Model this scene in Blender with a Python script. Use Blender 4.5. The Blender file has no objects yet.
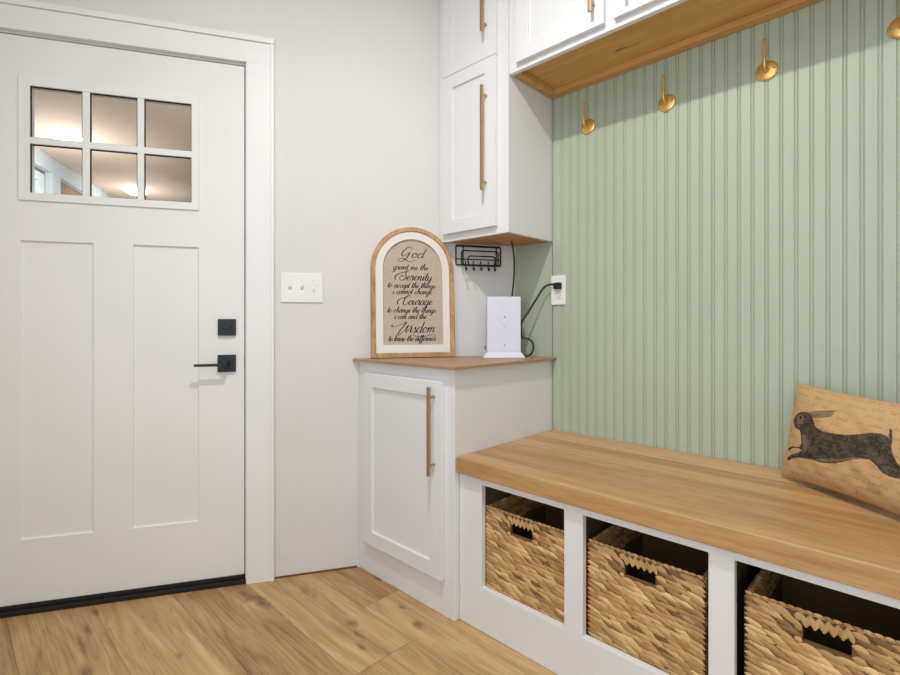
import bpy, bmesh, math, random
import numpy as np
from mathutils import Vector, Matrix, noise

S = bpy.context.scene
COL = S.collection
random.seed(7)

# ------------------------------------------------------------------ geometry of the place
TH = 1.0568            # angle of the entry wall to the panelled wall
XC = -0.209            # room corner on the panelled wall
H_CEIL = 2.66
CT, ST = math.cos(TH), math.sin(TH)


def DW(s, z, d=0.0):
    """point of the entry wall: s along the wall from the corner, z up, d into the room"""
    return Vector((XC - CT * s + ST * d, -ST * s - CT * d, z))


def GW(x, z, d=0.0):
    """point of the panelled wall (y = 0), d into the room"""
    return Vector((x, -d, z))


# ------------------------------------------------------------------ materials
def lin(r, g, b):
    f = lambda c: (c / 255) / 12.92 if c / 255 <= 0.04045 else ((c / 255 + 0.055) / 1.055) ** 2.4
    return (f(r), f(g), f(b), 1.0)


def mat(name):
    m = bpy.data.materials.new(name)
    m.use_nodes = True
    nt = m.node_tree
    return m, nt, nt.nodes['Principled BSDF']


def N(nt, t, **kw):
    n = nt.nodes.new(t)
    for k, v in kw.items():
        if k in ('operation', 'blend_type', 'data_type', 'attribute_name', 'feature', 'noise_dimensions', 'wave_type', 'bands_direction', 'interpolation_type', 'vector_type', 'distance'):
            setattr(n, k, v)
        else:
            n.inputs[k].default_value = v
    return n


def L(nt, a, b):
    nt.links.new(a, b)


def ramp(nt, fac, stops):
    r = nt.nodes.new('ShaderNodeValToRGB')
    e = r.color_ramp.elements
    while len(e) < len(stops):
        e.new(0.5)
    for i, (p, c) in enumerate(stops):
        e[i].position = p
        e[i].color = c
    L(nt, fac, r.inputs[0])
    return r.outputs[0]


def bump(nt, b, height, strength=0.2, dist=0.002):
    n = nt.nodes.new('ShaderNodeBump')
    n.inputs['Strength'].default_value = strength
    n.inputs['Distance'].default_value = dist
    L(nt, height, n.inputs['Height'])
    L(nt, n.outputs[0], b.inputs['Normal'])


def paint(name, rgb, rough=0.5, tex=0.0, scale=300.0, var=0.02, metallic=0.0):
    m, nt, b = mat(name)
    tc = nt.nodes.new('ShaderNodeTexCoord')
    nz = N(nt, 'ShaderNodeTexNoise', Scale=3.0, Detail=3.0)
    L(nt, tc.outputs['Object'], nz.inputs['Vector'])
    c = lin(*rgb)
    d = tuple(x * (1 - var * 2) for x in c[:3]) + (1,)
    L(nt, ramp(nt, nz.outputs['Fac'], [(0.3, d), (0.7, c)]), b.inputs['Base Color'])
    b.inputs['Roughness'].default_value = rough
    b.inputs['Metallic'].default_value = metallic
    if tex:
        n2 = N(nt, 'ShaderNodeTexNoise', Scale=scale, Detail=2.0)
        L(nt, tc.outputs['Object'], n2.inputs['Vector'])
        bump(nt, b, n2.outputs['Fac'], tex, 0.002)
    return m


def emission(name, rgb, strength):
    m = bpy.data.materials.new(name)
    m.use_nodes = True
    nt = m.node_tree
    nt.nodes.clear()
    e = nt.nodes.new('ShaderNodeEmission')
    e.inputs[0].default_value = lin(*rgb)
    e.inputs[1].default_value = strength
    o = nt.nodes.new('ShaderNodeOutputMaterial')
    L(nt, e.outputs[0], o.inputs[0])
    return m


def wood(name, dark, light, stretch=(1, 14, 14), scale=2.2, rough=0.42, board=None, board_axis='Y', knots=(), var=0.35, grain=0.35):
    """long-grained wood; stretch is the coordinate scale (small along the grain);
    board = width of glued boards across board_axis"""
    m, nt, b = mat(name)
    tc = nt.nodes.new('ShaderNodeTexCoord')
    mp = nt.nodes.new('ShaderNodeMapping')
    mp.inputs['Scale'].default_value = stretch
    vec = tc.outputs['Object']
    bv = None
    if board:
        sp = nt.nodes.new('ShaderNodeSeparateXYZ')
        L(nt, vec, sp.inputs[0])
        dv = N(nt, 'ShaderNodeMath', operation='DIVIDE')
        L(nt, sp.outputs[board_axis], dv.inputs[0])
        dv.inputs[1].default_value = board
        fl = N(nt, 'ShaderNodeMath', operation='FLOOR')
        L(nt, dv.outputs[0], fl.inputs[0])
        wn = N(nt, 'ShaderNodeTexWhiteNoise', noise_dimensions='1D')
        L(nt, fl.outputs[0], wn.inputs['W'])
        bv = wn.outputs['Value']
        ml = N(nt, 'ShaderNodeVectorMath', operation='SCALE')
        cb = nt.nodes.new('ShaderNodeCombineXYZ')
        L(nt, bv, cb.inputs[0]); L(nt, bv, cb.inputs[1]); L(nt, bv, cb.inputs[2])
        L(nt, cb.outputs[0], ml.inputs[0]); ml.inputs['Scale'].default_value = 9.0
        ad = N(nt, 'ShaderNodeVectorMath', operation='ADD')
        L(nt, vec, ad.inputs[0]); L(nt, ml.outputs[0], ad.inputs[1])
        vec = ad.outputs[0]
    L(nt, vec, mp.inputs[0])
    n1 = N(nt, 'ShaderNodeTexNoise', Scale=scale, Detail=6.0, Roughness=0.62, Distortion=0.6)
    L(nt, mp.outputs[0], n1.inputs['Vector'])
    n2 = N(nt, 'ShaderNodeTexNoise', Scale=scale * 7, Detail=3.0, Roughness=0.6)
    L(nt, mp.outputs[0], n2.inputs['Vector'])
    mx = N(nt, 'ShaderNodeMix', data_type='FLOAT')
    mx.inputs['Factor'].default_value = grain
    L(nt, n1.outputs['Fac'], mx.inputs[2]); L(nt, n2.outputs['Fac'], mx.inputs[3])
    fac = mx.outputs[0]
    if bv:
        ma = N(nt, 'ShaderNodeMath', operation='MULTIPLY_ADD')
        L(nt, bv, ma.inputs[0]); ma.inputs[1].default_value = var; ma.inputs[2].default_value = -var / 2
        a2 = N(nt, 'ShaderNodeMath', operation='ADD')
        L(nt, fac, a2.inputs[0]); L(nt, ma.outputs[0], a2.inputs[1])
        fac = a2.outputs[0]
    col = ramp(nt, fac, [(0.3, lin(*dark)), (0.68, lin(*light))])
    for (kx, ky, kz, rx, ry) in knots:
        sub = N(nt, 'ShaderNodeVectorMath', operation='SUBTRACT')
        L(nt, tc.outputs['Object'], sub.inputs[0]); sub.inputs[1].default_value = (kx, ky, kz)
        n3 = N(nt, 'ShaderNodeTexNoise', Scale=45.0, Detail=2.0)
        L(nt, tc.outputs['Object'], n3.inputs['Vector'])
        sc = N(nt, 'ShaderNodeVectorMath', operation='MULTIPLY')
        L(nt, sub.outputs[0], sc.inputs[0]); sc.inputs[1].default_value = (1 / rx, 1 / ry, 0)
        ln = N(nt, 'ShaderNodeVectorMath', operation='LENGTH')
        L(nt, sc.outputs[0], ln.inputs[0])
        a3 = N(nt, 'ShaderNodeMath', operation='MULTIPLY_ADD')
        L(nt, n3.outputs['Fac'], a3.inputs[0]); a3.inputs[1].default_value = 1.2
        L(nt, ln.outputs['Value'], a3.inputs[2])
        mr = nt.nodes.new('ShaderNodeMapRange')
        L(nt, a3.outputs[0], mr.inputs[0])
        mr.inputs[1].default_value = 0.75; mr.inputs[2].default_value = 1.7
        mr.inputs[3].default_value = 0.85; mr.inputs[4].default_value = 0.0
        mk = N(nt, 'ShaderNodeMix', data_type='RGBA')
        L(nt, mr.outputs[0], mk.inputs[0]); L(nt, col, mk.inputs[6])
        mk.inputs[7].default_value = lin(72, 48, 28)
        col = mk.outputs[2]
    L(nt, col, b.inputs['Base Color'])
    b.inputs['Roughness'].default_value = rough
    bump(nt, b, n2.outputs['Fac'], 0.06, 0.002)
    return m


def floor_material():
    m, nt, b = mat('oak_planks')
    uv = nt.nodes.new('ShaderNodeUVMap'); uv.uv_map = 'plank'
    at = nt.nodes.new('ShaderNodeAttribute'); at.attribute_name = 'tone'
    mp = nt.nodes.new('ShaderNodeMapping'); mp.inputs['Scale'].default_value = (.75, 6.5, 1.0)
    L(nt, uv.outputs[0], mp.inputs[0])
    n1 = N(nt, 'ShaderNodeTexNoise', Scale=2.6, Detail=7.0, Roughness=0.62, Distortion=1.1)
    L(nt, mp.outputs[0], n1.inputs['Vector'])
    mp2 = nt.nodes.new('ShaderNodeMapping'); mp2.inputs['Scale'].default_value = (1.0, 34.0, 1.0)
    L(nt, uv.outputs[0], mp2.inputs[0])
    n2 = N(nt, 'ShaderNodeTexNoise', Scale=4.0, Detail=4.0, Roughness=0.65)
    L(nt, mp2.outputs[0], n2.inputs['Vector'])
    mx = N(nt, 'ShaderNodeMix', data_type='FLOAT'); mx.inputs['Factor'].default_value = 0.36
    L(nt, n1.outputs['Fac'], mx.inputs[2]); L(nt, n2.outputs['Fac'], mx.inputs[3])
    ma = N(nt, 'ShaderNodeMath', operation='MULTIPLY_ADD')
    L(nt, at.outputs['Fac'], ma.inputs[0]); ma.inputs[1].default_value = 0.17
    ms = N(nt, 'ShaderNodeMath', operation='ADD'); ms.inputs[1].default_value = -0.085
    L(nt, mx.outputs[0], ms.inputs[0]); L(nt, ms.outputs[0], ma.inputs[2])
    col = ramp(nt, ma.outputs[0], [(0.30, lin(124, 90, 55)), (0.43, lin(170, 132, 87)), (0.55, lin(194, 156, 106)), (0.70, lin(213, 180, 132))])
    # dark mineral streaks
    mp3 = nt.nodes.new('ShaderNodeMapping'); mp3.inputs['Scale'].default_value = (1.6, 11.0, 1.0)
    L(nt, uv.outputs[0], mp3.inputs[0])
    n4 = N(nt, 'ShaderNodeTexNoise', Scale=2.3, Detail=5.0, Roughness=0.7, Distortion=1.8)
    L(nt, mp3.outputs[0], n4.inputs['Vector'])
    st = nt.nodes.new('ShaderNodeMapRange')
    st.inputs[1].default_value = 0.6; st.inputs[2].default_value = 0.76; st.inputs[3].default_value = 0.0; st.inputs[4].default_value = 0.65
    L(nt, n4.outputs['Fac'], st.inputs[0])
    mk = N(nt, 'ShaderNodeMix', data_type='RGBA')
    L(nt, st.outputs[0], mk.inputs[0]); L(nt, col, mk.inputs[6]); mk.inputs[7].default_value = lin(112, 80, 48)
    col = mk.outputs[2]
    tc = nt.nodes.new('ShaderNodeTexCoord')
    nz = N(nt, 'ShaderNodeTexNoise', Scale=38.0, Detail=3.0)
    L(nt, tc.outputs['Object'], nz.inputs['Vector'])
    KN = [(-.251, -.863, .028, .016), (-.08, -.713, .026, .016), (-.2, -.682, .02, .008), (-.129, -.915, .03, .008), (-.19, -.885, .05, .006),
          (-.655, -1.035, .03, .022), (-.60, -1.02, .05, .02), (-.70, -1.04, .03, .014), (-.62, -1.545, .026, .018), (-.86, -1.50, .045, .010),
          (-.78, -1.53, .06, .008), (-.97, -1.46, .03, .012), (-.42, -.62, .02, .012), (-.86, -1.10, .02, .012), (-.5, -1.33, .02, .01)]
    for (kx, ky, rx, ry) in KN:
        sub = N(nt, 'ShaderNodeVectorMath', operation='SUBTRACT')
        L(nt, tc.outputs['Object'], sub.inputs[0]); sub.inputs[1].default_value = (kx, ky, 0)
        sc = N(nt, 'ShaderNodeVectorMath', operation='MULTIPLY')
        L(nt, sub.outputs[0], sc.inputs[0]); sc.inputs[1].default_value = (1 / rx, 1 / ry, 0)
        ln = N(nt, 'ShaderNodeVectorMath', operation='LENGTH'); L(nt, sc.outputs[0], ln.inputs[0])
        a3 = N(nt, 'ShaderNodeMath', operation='MULTIPLY_ADD')
        L(nt, nz.outputs['Fac'], a3.inputs[0]); a3.inputs[1].default_value = 1.7; L(nt, ln.outputs['Value'], a3.inputs[2])
        mr = nt.nodes.new('ShaderNodeMapRange'); L(nt, a3.outputs[0], mr.inputs[0])
        mr.inputs[1].default_value = 0.75; mr.inputs[2].default_value = 2.2; mr.inputs[3].default_value = 0.8; mr.inputs[4].default_value = 0.0
        mk = N(nt, 'ShaderNodeMix', data_type='RGBA')
        L(nt, mr.outputs[0], mk.inputs[0]); L(nt, col, mk.inputs[6]); mk.inputs[7].default_value = lin(84, 62, 42)
        col = mk.outputs[2]
    L(nt, col, b.inputs['Base Color'])
    b.inputs['Roughness'].default_value = 0.42
    b.inputs['Specular IOR Level'].default_value = 0.35
    bump(nt, b, n2.outputs['Fac'], 0.08, 0.002)
    return m


def strand_material(name, dark, mid, light, rough=0.6):
    m, nt, b = mat(name)
    at = nt.nodes.new('ShaderNodeAttribute'); at.attribute_name = 'tone'
    tc = nt.nodes.new('ShaderNodeTexCoord')
    nz = N(nt, 'ShaderNodeTexNoise', Scale=160.0, Detail=2.0); L(nt, tc.outputs['Object'], nz.inputs['Vector'])
    ma = N(nt, 'ShaderNodeMath', operation='MULTIPLY_ADD')
    L(nt, nz.outputs['Fac'], ma.inputs[0]); ma.inputs[1].default_value = 0.3
    ms = N(nt, 'ShaderNodeMath', operation='ADD'); ms.inputs[1].default_value = -0.15
    L(nt, at.outputs['Fac'], ms.inputs[0]); L(nt, ms.outputs[0], ma.inputs[2])
    L(nt, ramp(nt, ma.outputs[0], [(0.0, lin(*dark)), (0.5, lin(*mid)), (1.0, lin(*light))]), b.inputs['Base Color'])
    b.inputs['Roughness'].default_value = rough
    return m


def color_attr_material(name, attr, rough=0.85, weave=900.0, strength=0.35):
    m, nt, b = mat(name)
    at = nt.nodes.new('ShaderNodeAttribute'); at.attribute_name = attr
    tc = nt.nodes.new('ShaderNodeTexCoord')
    nz = N(nt, 'ShaderNodeTexNoise', Scale=weave, Detail=2.0); L(nt, tc.outputs['Object'], nz.inputs['Vector'])
    L(nt, at.outputs['Color'], b.inputs['Base Color'])
    b.inputs['Roughness'].default_value = rough
    b.inputs['Specular IOR Level'].default_value = 0.1
    bump(nt, b, nz.outputs['Fac'], strength, 0.001)
    return m


def linen_material(name, c1, c2):
    m, nt, b = mat(name)
    tc = nt.nodes.new('ShaderNodeTexCoord')
    cols = []
    for sc in ((900, 900, 40), (40, 40, 900)):
        mp = nt.nodes.new('ShaderNodeMapping'); mp.inputs['Scale'].default_value = sc
        L(nt, tc.outputs['Object'], mp.inputs[0])
        n = N(nt, 'ShaderNodeTexNoise', Scale=1.0, Detail=2.0); L(nt, mp.outputs[0], n.inputs['Vector'])
        cols.append(n.outputs['Fac'])
    ad = N(nt, 'ShaderNodeMath', operation='ADD'); L(nt, cols[0], ad.inputs[0]); L(nt, cols[1], ad.inputs[1])
    hv = N(nt, 'ShaderNodeMath', operation='MULTIPLY'); L(nt, ad.outputs[0], hv.inputs[0]); hv.inputs[1].default_value = 0.5
    L(nt, ramp(nt, hv.outputs[0], [(0.35, lin(*c1)), (0.65, lin(*c2))]), b.inputs['Base Color'])
    b.inputs['Roughness'].default_value = 0.9
    bump(nt, b, hv.outputs[0], 0.2, 0.001)
    return m


def metal(name, rgb, rough=0.3, mt=1.0):
    m, nt, b = mat(name)
    tc = nt.nodes.new('ShaderNodeTexCoord')
    nz = N(nt, 'ShaderNodeTexNoise', Scale=60.0, Detail=2.0); L(nt, tc.outputs['Object'], nz.inputs['Vector'])
    c = lin(*rgb)
    L(nt, ramp(nt, nz.outputs['Fac'], [(0.3, tuple(x * .88 for x in c[:3]) + (1,)), (0.7, c)]), b.inputs['Base Color'])
    b.inputs['Metallic'].default_value = mt
    b.inputs['Roughness'].default_value = rough
    return m


def glass_material():
    m = bpy.data.materials.new('window_glass'); m.use_nodes = True
    nt = m.node_tree; nt.nodes.clear()
    tr = nt.nodes.new('ShaderNodeBsdfTransparent'); tr.inputs[0].default_value = (0.95, 0.97, 0.97, 1)
    gl = nt.nodes.new('ShaderNodeBsdfGlossy'); gl.inputs['Roughness'].default_value = 0.02
    fr = nt.nodes.new('ShaderNodeFresnel'); fr.inputs[0].default_value = 1.22
    mx = nt.nodes.new('ShaderNodeMixShader')
    o = nt.nodes.new('ShaderNodeOutputMaterial')
    L(nt, fr.outputs[0], mx.inputs[0]); L(nt, tr.outputs[0], mx.inputs[1]); L(nt, gl.outputs[0], mx.inputs[2]); L(nt, mx.outputs[0], o.inputs[0])
    return m


M_WALL = paint('wall_paint', (223, 220, 217), 0.7, 0.05, 220)
M_CEIL = paint('ceiling_paint', (238, 236, 232), 0.8, 0.05, 200)
M_DOOR = paint('door_paint', (235, 233, 230), 0.4, 0.02, 200, 0.01)
M_TRIM = paint('trim_paint', (236, 235, 233), 0.38, 0.0, var=0.01)
M_CAB = paint('cabinet_paint', (231, 230, 230), 0.36, 0.02, 150, 0.01)
M_GREEN = paint('sage_green_paint', (178, 187, 167), 0.5, 0.06, 180, 0.02)
M_BLACK = paint('matte_black_metal', (10, 9, 8), 0.45)
M_WIRE = paint('black_wire', (30, 26, 25), 0.45)
M_RUBBER = paint('black_rubber', (24, 20, 18), 0.6)
M_CORD = paint('dark_green_black_cord', (42, 44, 38), 0.5)
M_PLASTIC = paint('white_plastic', (238, 236, 234), 0.35, var=0.01)
M_ROUTER = paint('router_white_plastic', (226, 226, 240), 0.4, var=0.01)
M_GREYDOT = paint('grey_plastic', (120, 118, 124), 0.4)
M_RING = paint('embossed_white_plastic', (226, 223, 234), 0.35, var=0.0)
M_GAP = paint('dark_gap_brown', (112, 76, 50), 0.8)
M_BRONZE = metal('champagne_bronze', (196, 165, 130), 0.42)
M_BRASS = metal('polished_brass', (246, 200, 122), 0.34, .8)
M_FLOOR = floor_material()
M_SEAT = wood('bench_oak', (171, 124, 78), (213, 171, 120), (1.2, 16, 16), 2.0, 0.4, board=0.078, board_axis='Y', var=0.3)
M_COUNTER = wood('counter_oak', (150, 113, 82), (188, 150, 116), (1.5, 18, 18), 2.4, 0.42)
KX, KY = .372, -.135
M_SOFFIT = wood('soffit_pine', (194, 142, 74), (228, 176, 104), (1.0, 13, 13), 2.0, 0.5, knots=[(KX - .65, KY + .15, 0, .030, .008), (KX - .60, KY + .157, 0, .03, .004), (.49 - .65, -.065 + .15, 0, .005, .004)])
M_CLEAT = wood('cleat_pine', (190, 138, 76), (222, 172, 108), (1.0, 18, 18), 2.0, 0.55)
M_PLY = wood('cabinet_bottom_ply', (168, 118, 68), (200, 150, 96), (1.0, 12, 12), 2.0, 0.5)
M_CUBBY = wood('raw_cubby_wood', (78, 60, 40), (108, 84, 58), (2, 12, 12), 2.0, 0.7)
M_SIGNWOOD = wood('sign_frame_wood', (142, 98, 62), (214, 174, 126), (7, 7, 3.0), 2.6, 0.6)
M_SIGNWHITE = paint('whitewashed_wood', (238, 230, 221), 0.6, 0.08, 120, 0.03)
M_LINEN = linen_material('beige_linen', (176, 160, 144), (202, 188, 172))
M_INK = paint('black_ink', (34, 28, 25), 0.8)
M_STRAND = strand_material('water_hyacinth', (124, 82, 42), (192, 147, 92), (230, 192, 136))
M_BASKIN = paint('basket_inner_weave', (118, 84, 50), 0.8, 0.3, 120, 0.1)
M_GLASS = glass_material()
M_PORCHCEIL = paint('porch_ceiling_paint', (206, 188, 173), 0.8)
M_PORCHWHITE = paint('porch_white_paint', (196, 212, 222), 0.6)
M_PORCHTAN = wood('porch_tan_boards', (128, 108, 92), (158, 138, 118), (6, 6, 1.0), 2.0, 0.7, board=0.12, board_axis='Y')
M_PORCHDARK = paint('porch_dark_glass', (88, 98, 104), 0.25)
M_CONCRETE = paint('porch_concrete', (140, 136, 130), 0.9)
M_LAMP = emission('lit_lamp_glass', (255, 240, 220), 14.0)


# ------------------------------------------------------------------ object helpers
def world_loc(o):
    p = Vector((0, 0, 0))
    while o:
        p += o.location
        o = o.parent
    return p


def thing(name, loc, label, cat, group=None):
    o = bpy.data.objects.new(name, None)
    COL.objects.link(o)
    o.location = loc
    o.empty_display_size = 0.05
    o['label'] = label; o['category'] = cat
    if group:
        o['group'] = group
    return o


def obj(name, bm, m, parent=None, bevel=0.0, seg=2, smooth=False, loc=None, kind=None, label=None):
    """link a bmesh given in world coordinates as one mesh object"""
    bmesh.ops.remove_doubles(bm, verts=bm.verts, dist=1e-5)
    bmesh.ops.recalc_face_normals(bm, faces=bm.faces)
    me = bpy.data.meshes.new(name)
    o = bpy.data.objects.new(name, me)
    COL.objects.link(o)
    if loc is not None:
        o.location = Vector(loc) - (world_loc(parent) if parent else Vector())
    if parent:
        o.parent = parent
    off = world_loc(o)
    for v in bm.verts:
        v.co -= off
    bm.to_mesh(me)
    bm.free()
    me.materials.append(m)
    if smooth:
        for p in me.polygons:
            p.use_smooth = True
    if bevel:
        md = o.modifiers.new('bevel', 'BEVEL')
        md.width = bevel; md.segments = seg; md.limit_method = 'ANGLE'; md.angle_limit = math.radians(35)
        md.harden_normals = False
    if kind:
        o['kind'] = kind
    if label:
        o['label'] = label
    return o


def quad(bm, pts):
    return bm.faces.new([bm.verts.new(p) for p in pts])


def prism(bm, poly, z0, z1):
    """vertical prism over an xy polygon"""
    a = [bm.verts.new((x, y, z0)) for x, y in poly]
    b = [bm.verts.new((x, y, z1)) for x, y in poly]
    n = len(poly)
    bm.faces.new(a[::-1]); bm.faces.new(b)
    for i in range(n):
        bm.faces.new((a[i], a[(i + 1) % n], b[(i + 1) % n], b[i]))


def box(bm, x0, x1, y0, y1, z0, z1):
    prism(bm, [(x0, y0), (x1, y0), (x1, y1), (x0, y1)], z0, z1)


def mbox(bm, M, u0, u1, v0, v1, d0, d1):
    """box in the (u, v, d) frame of mapping M"""
    P = [[M(u, v, d) for u, v in ((u0, v0), (u1, v0), (u1, v1), (u0, v1))] for d in (d0, d1)]
    a = [bm.verts.new(p) for p in P[0]]; b = [bm.verts.new(p) for p in P[1]]
    bm.faces.new(a[::-1]); bm.faces.new(b)
    for i in range(4):
        bm.faces.new((a[i], a[(i + 1) % 4], b[(i + 1) % 4], b[i]))


def relief(bm, M, us, vs, dep, back):
    """stepped panel: dep[j][i] is the front depth of cell (i, j), None a hole through to back"""
    nu, nv = len(us) - 1, len(vs) - 1
    g = lambda i, j: dep[j][i] if 0 <= i < nu and 0 <= j < nv else None
    for j in range(nv):
        for i in range(nu):
            d = g(i, j)
            c = [(us[i], vs[j]), (us[i + 1], vs[j]), (us[i + 1], vs[j + 1]), (us[i], vs[j + 1])]
            if d is not None:
                quad(bm, [M(u, v, d) for u, v in c])
                quad(bm, [M(u, v, back) for u, v in c[::-1]])
    def side(p, q, d0, d1):
        quad(bm, [M(p[0], p[1], d0), M(q[0], q[1], d0), M(q[0], q[1], d1), M(p[0], p[1], d1)])
    for j in range(nv):
        for i in range(nu + 1):
            a, b_ = g(i - 1, j), g(i, j)
            if a == b_:
                continue
            p, q = (us[i], vs[j]), (us[i], vs[j + 1])
            side(p, q, back if a is None else a, back if b_ is None else b_)
    for j in range(nv + 1):
        for i in range(nu):
            a, b_ = g(i, j - 1), g(i, j)
            if a == b_:
                continue
            p, q = (us[i], vs[j]), (us[i + 1], vs[j])
            side(p, q, back if a is None else a, back if b_ is None else b_)


def tube(bm, pts, r, n=8, closed=False, cap=True):
    pts = [Vector(p) for p in pts]
    m = len(pts)
    rings = []
    up = None
    for i, p in enumerate(pts):
        a = pts[(i - 1) % m] if (closed or i > 0) else p
        b = pts[(i + 1) % m] if (closed or i < m - 1) else p
        t = (b - a).normalized()
        if up is None:
            up = t.orthogonal().normalized()
        up = (up - t * up.dot(t))
        up = up.normalized() if up.length > 1e-6 else t.orthogonal().normalized()
        w = t.cross(up)
        rr = r[i] if isinstance(r, (list, tuple)) else r
        rings.append([bm.verts.new(p + (up * math.cos(k * 2 * math.pi / n) + w * math.sin(k * 2 * math.pi / n)) * rr) for k in range(n)])
    for i in range(m if closed else m - 1):
        A, B = rings[i], rings[(i + 1) % m]
        for k in range(n):
            bm.faces.new((A[k], A[(k + 1) % n], B[(k + 1) % n], B[k]))
    if cap and not closed:
        bm.faces.new(rings[0][::-1]); bm.faces.new(rings[-1])


def spline(pts, n=8, closed=False):
    """Catmull-Rom through pts"""
    P = [Vector(p) for p in pts]
    if len(P) < 3 and not closed:
        return [P[0].lerp(P[1], k / n) for k in range(n + 1)]
    out = []
    m = len(P)
    rng = range(m) if closed else range(m - 1)
    for i in rng:
        p1, p2 = P[i], P[(i + 1) % m]
        p0 = P[(i - 1) % m] if closed or i > 0 else p1 * 2 - p2
        p3 = P[(i + 2) % m] if closed or i < m - 2 else p2 * 2 - p1
        for k in range(n):
            t = k / n
            out.append(0.5 * ((2 * p1) + (p2 - p0) * t + (2 * p0 - 5 * p1 + 4 * p2 - p3) * t * t + (3 * p1 - p0 - 3 * p2 + p3) * t ** 3))
    if not closed:
        out.append(P[-1])
    return out


def disc(bm, M, u, v, d0, d1, r, n=32, r1=None):
    r1 = r if r1 is None else r1
    a = [bm.verts.new(M(u + r * math.cos(2 * math.pi * k / n), v + r * math.sin(2 * math.pi * k / n), d0)) for k in range(n)]
    b = [bm.verts.new(M(u + r1 * math.cos(2 * math.pi * k / n), v + r1 * math.sin(2 * math.pi * k / n), d1)) for k in range(n)]
    bm.faces.new(a[::-1]); bm.faces.new(b)
    for i in range(n):
        bm.faces.new((a[i], a[(i + 1) % n], b[(i + 1) % n], b[i]))


# ------------------------------------------------------------------ the room
def wall_x(y):          # x of the entry wall at depth y
    return XC + y * CT / ST


S_END = 3.3
P_END = DW(S_END, 0)
Y_F, X_R = P_END.y - 0.001, 2.7

# floor: individual oak planks running along the panelled wall
def build_floor():
    bm = bmesh.new()
    uvl = bm.loops.layers.uv.new('plank')
    tl = bm.verts.layers.float.new('tone')
    rng = random.Random(11)
    pitch = 0.2255
    y1 = -0.782 + 4 * pitch
    rows = 0
    fixed = {3: [-0.295], 4: [-0.033], 5: [0.35], 6: [0.1], 7: [-1.25, 0.25]}
    y = y1
    while y > Y_F:
        ya, yb = y, y - pitch
        xs = [-2.3]
        if rows in fixed:
            base = fixed[rows]
            x = base[0]
            while x > -2.3 + 1.2: x -= 1.2
            cuts = [x + k * 1.2 for k in range(6)]
            if rows == 7: cuts = [-1.25, 0.25, 1.5]
        else:
            x = -2.3 + rng.uniform(0.2, 1.1)
            cuts = [x + k * 1.22 for k in range(5)]
        edges = [-2.3] + [c for c in cuts if -2.3 < c < X_R + .1] + [X_R + 0.1]
        for a, b_ in zip(edges[:-1], edges[1:]):
            tone = rng.random()
            mid = (a + b_) / 2
            if rows == 3: tone = .15 if mid < -.295 else .72
            if rows == 4: tone = .7 if mid < -.033 else .5
            if rows in (5, 6, 7, 8): tone = (.2, .68, .42, .3)[rows - 5]
            ou, ov = rng.uniform(0, 50), rng.uniform(0, 50)
            g = 0.0007
            top = [(a + g, yb + g), (b_ - g, yb + g), (b_ - g, ya - g), (a + g, ya - g)]
            vs = [bm.verts.new((px, py, 0.0)) for px, py in top]
            for v in vs: v[tl] = tone
            f = bm.faces.new(vs)
            for lp in f.loops:
                lp[uvl].uv = (lp.vert.co.x - a + ou, lp.vert.co.y - yb + ov)
        y -= pitch; rows += 1
    # the dark bed the planks lie on, seen in the joints
    vs = [bm.verts.new((px, py, -0.0015)) for px, py in ((-2.4, Y_F - .05), (X_R + .15, Y_F - .05), (X_R + .15, .1), (-2.4, .1))]
    f = bm.faces.new(vs)
    for lp in f.loops: lp[uvl].uv = (0, 0)
    vs2 = [bm.verts.new((px, py, -0.05)) for px, py in ((-2.4, Y_F - .05), (X_R + .15, Y_F - .05), (X_R + .15, .1), (-2.4, .1))]
    bm.faces.new(vs2[::-1])
    for i in range(4):
        bm.faces.new((vs[i], vs2[i], vs2[(i + 1) % 4], vs[(i + 1) % 4]))
    for v in vs + vs2: v[tl] = 0.0
    me = bpy.data.meshes.new('floor'); bm.to_mesh(me); bm.free()
    o = bpy.data.objects.new('floor', me); COL.objects.link(o)
    me.materials.append(M_FLOOR); o['kind'] = 'structure'
build_floor()

ROOM = [(X_R, 0), (XC, 0), (P_END.x, P_END.y), (P_END.x, Y_F), (X_R, Y_F)]
bm = bmesh.new()
box(bm, -2.4, X_R + .15, Y_F - .1, .1, H_CEIL, H_CEIL + .1)
obj('ceiling', bm, M_CEIL, kind='structure')

DS0, DS1, DTOP = 1.150, 2.080, 2.056       # doorway
bm = bmesh.new()
relief(bm, DW, [-0.06, DS0, DS1, S_END], [0, DTOP, H_CEIL], [[0, None, 0], [0, 0, 0]], -0.12)
obj('wall_back', bm, M_WALL, kind='structure')

bm = bmesh.new()
box(bm, XC - .05, X_R, .007, .12, 0, H_CEIL)
obj('wall_right', bm, M_GREEN, kind='structure')
# far walls behind the camera, with an unseen opening added for the fill light
WX0, WX1, WZ0, WZ1 = 0.4, 2.6, 0.5, 2.2
bm = bmesh.new()
FM = lambda u, v, d: Vector((u, Y_F - d, v))
relief(bm, FM, [P_END.x - .1, WX0, WX1, X_R + .1], [0, WZ0, WZ1, H_CEIL], [[.1, .1, .1], [.1, None, .1], [.1, .1, .1]], 0.0)
obj('wall_front', bm, M_WALL, kind='structure')
bm = bmesh.new()
box(bm, X_R, X_R + .1, Y_F, .12, 0, H_CEIL)
obj('wall_side', bm, M_WALL, kind='structure')

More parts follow.
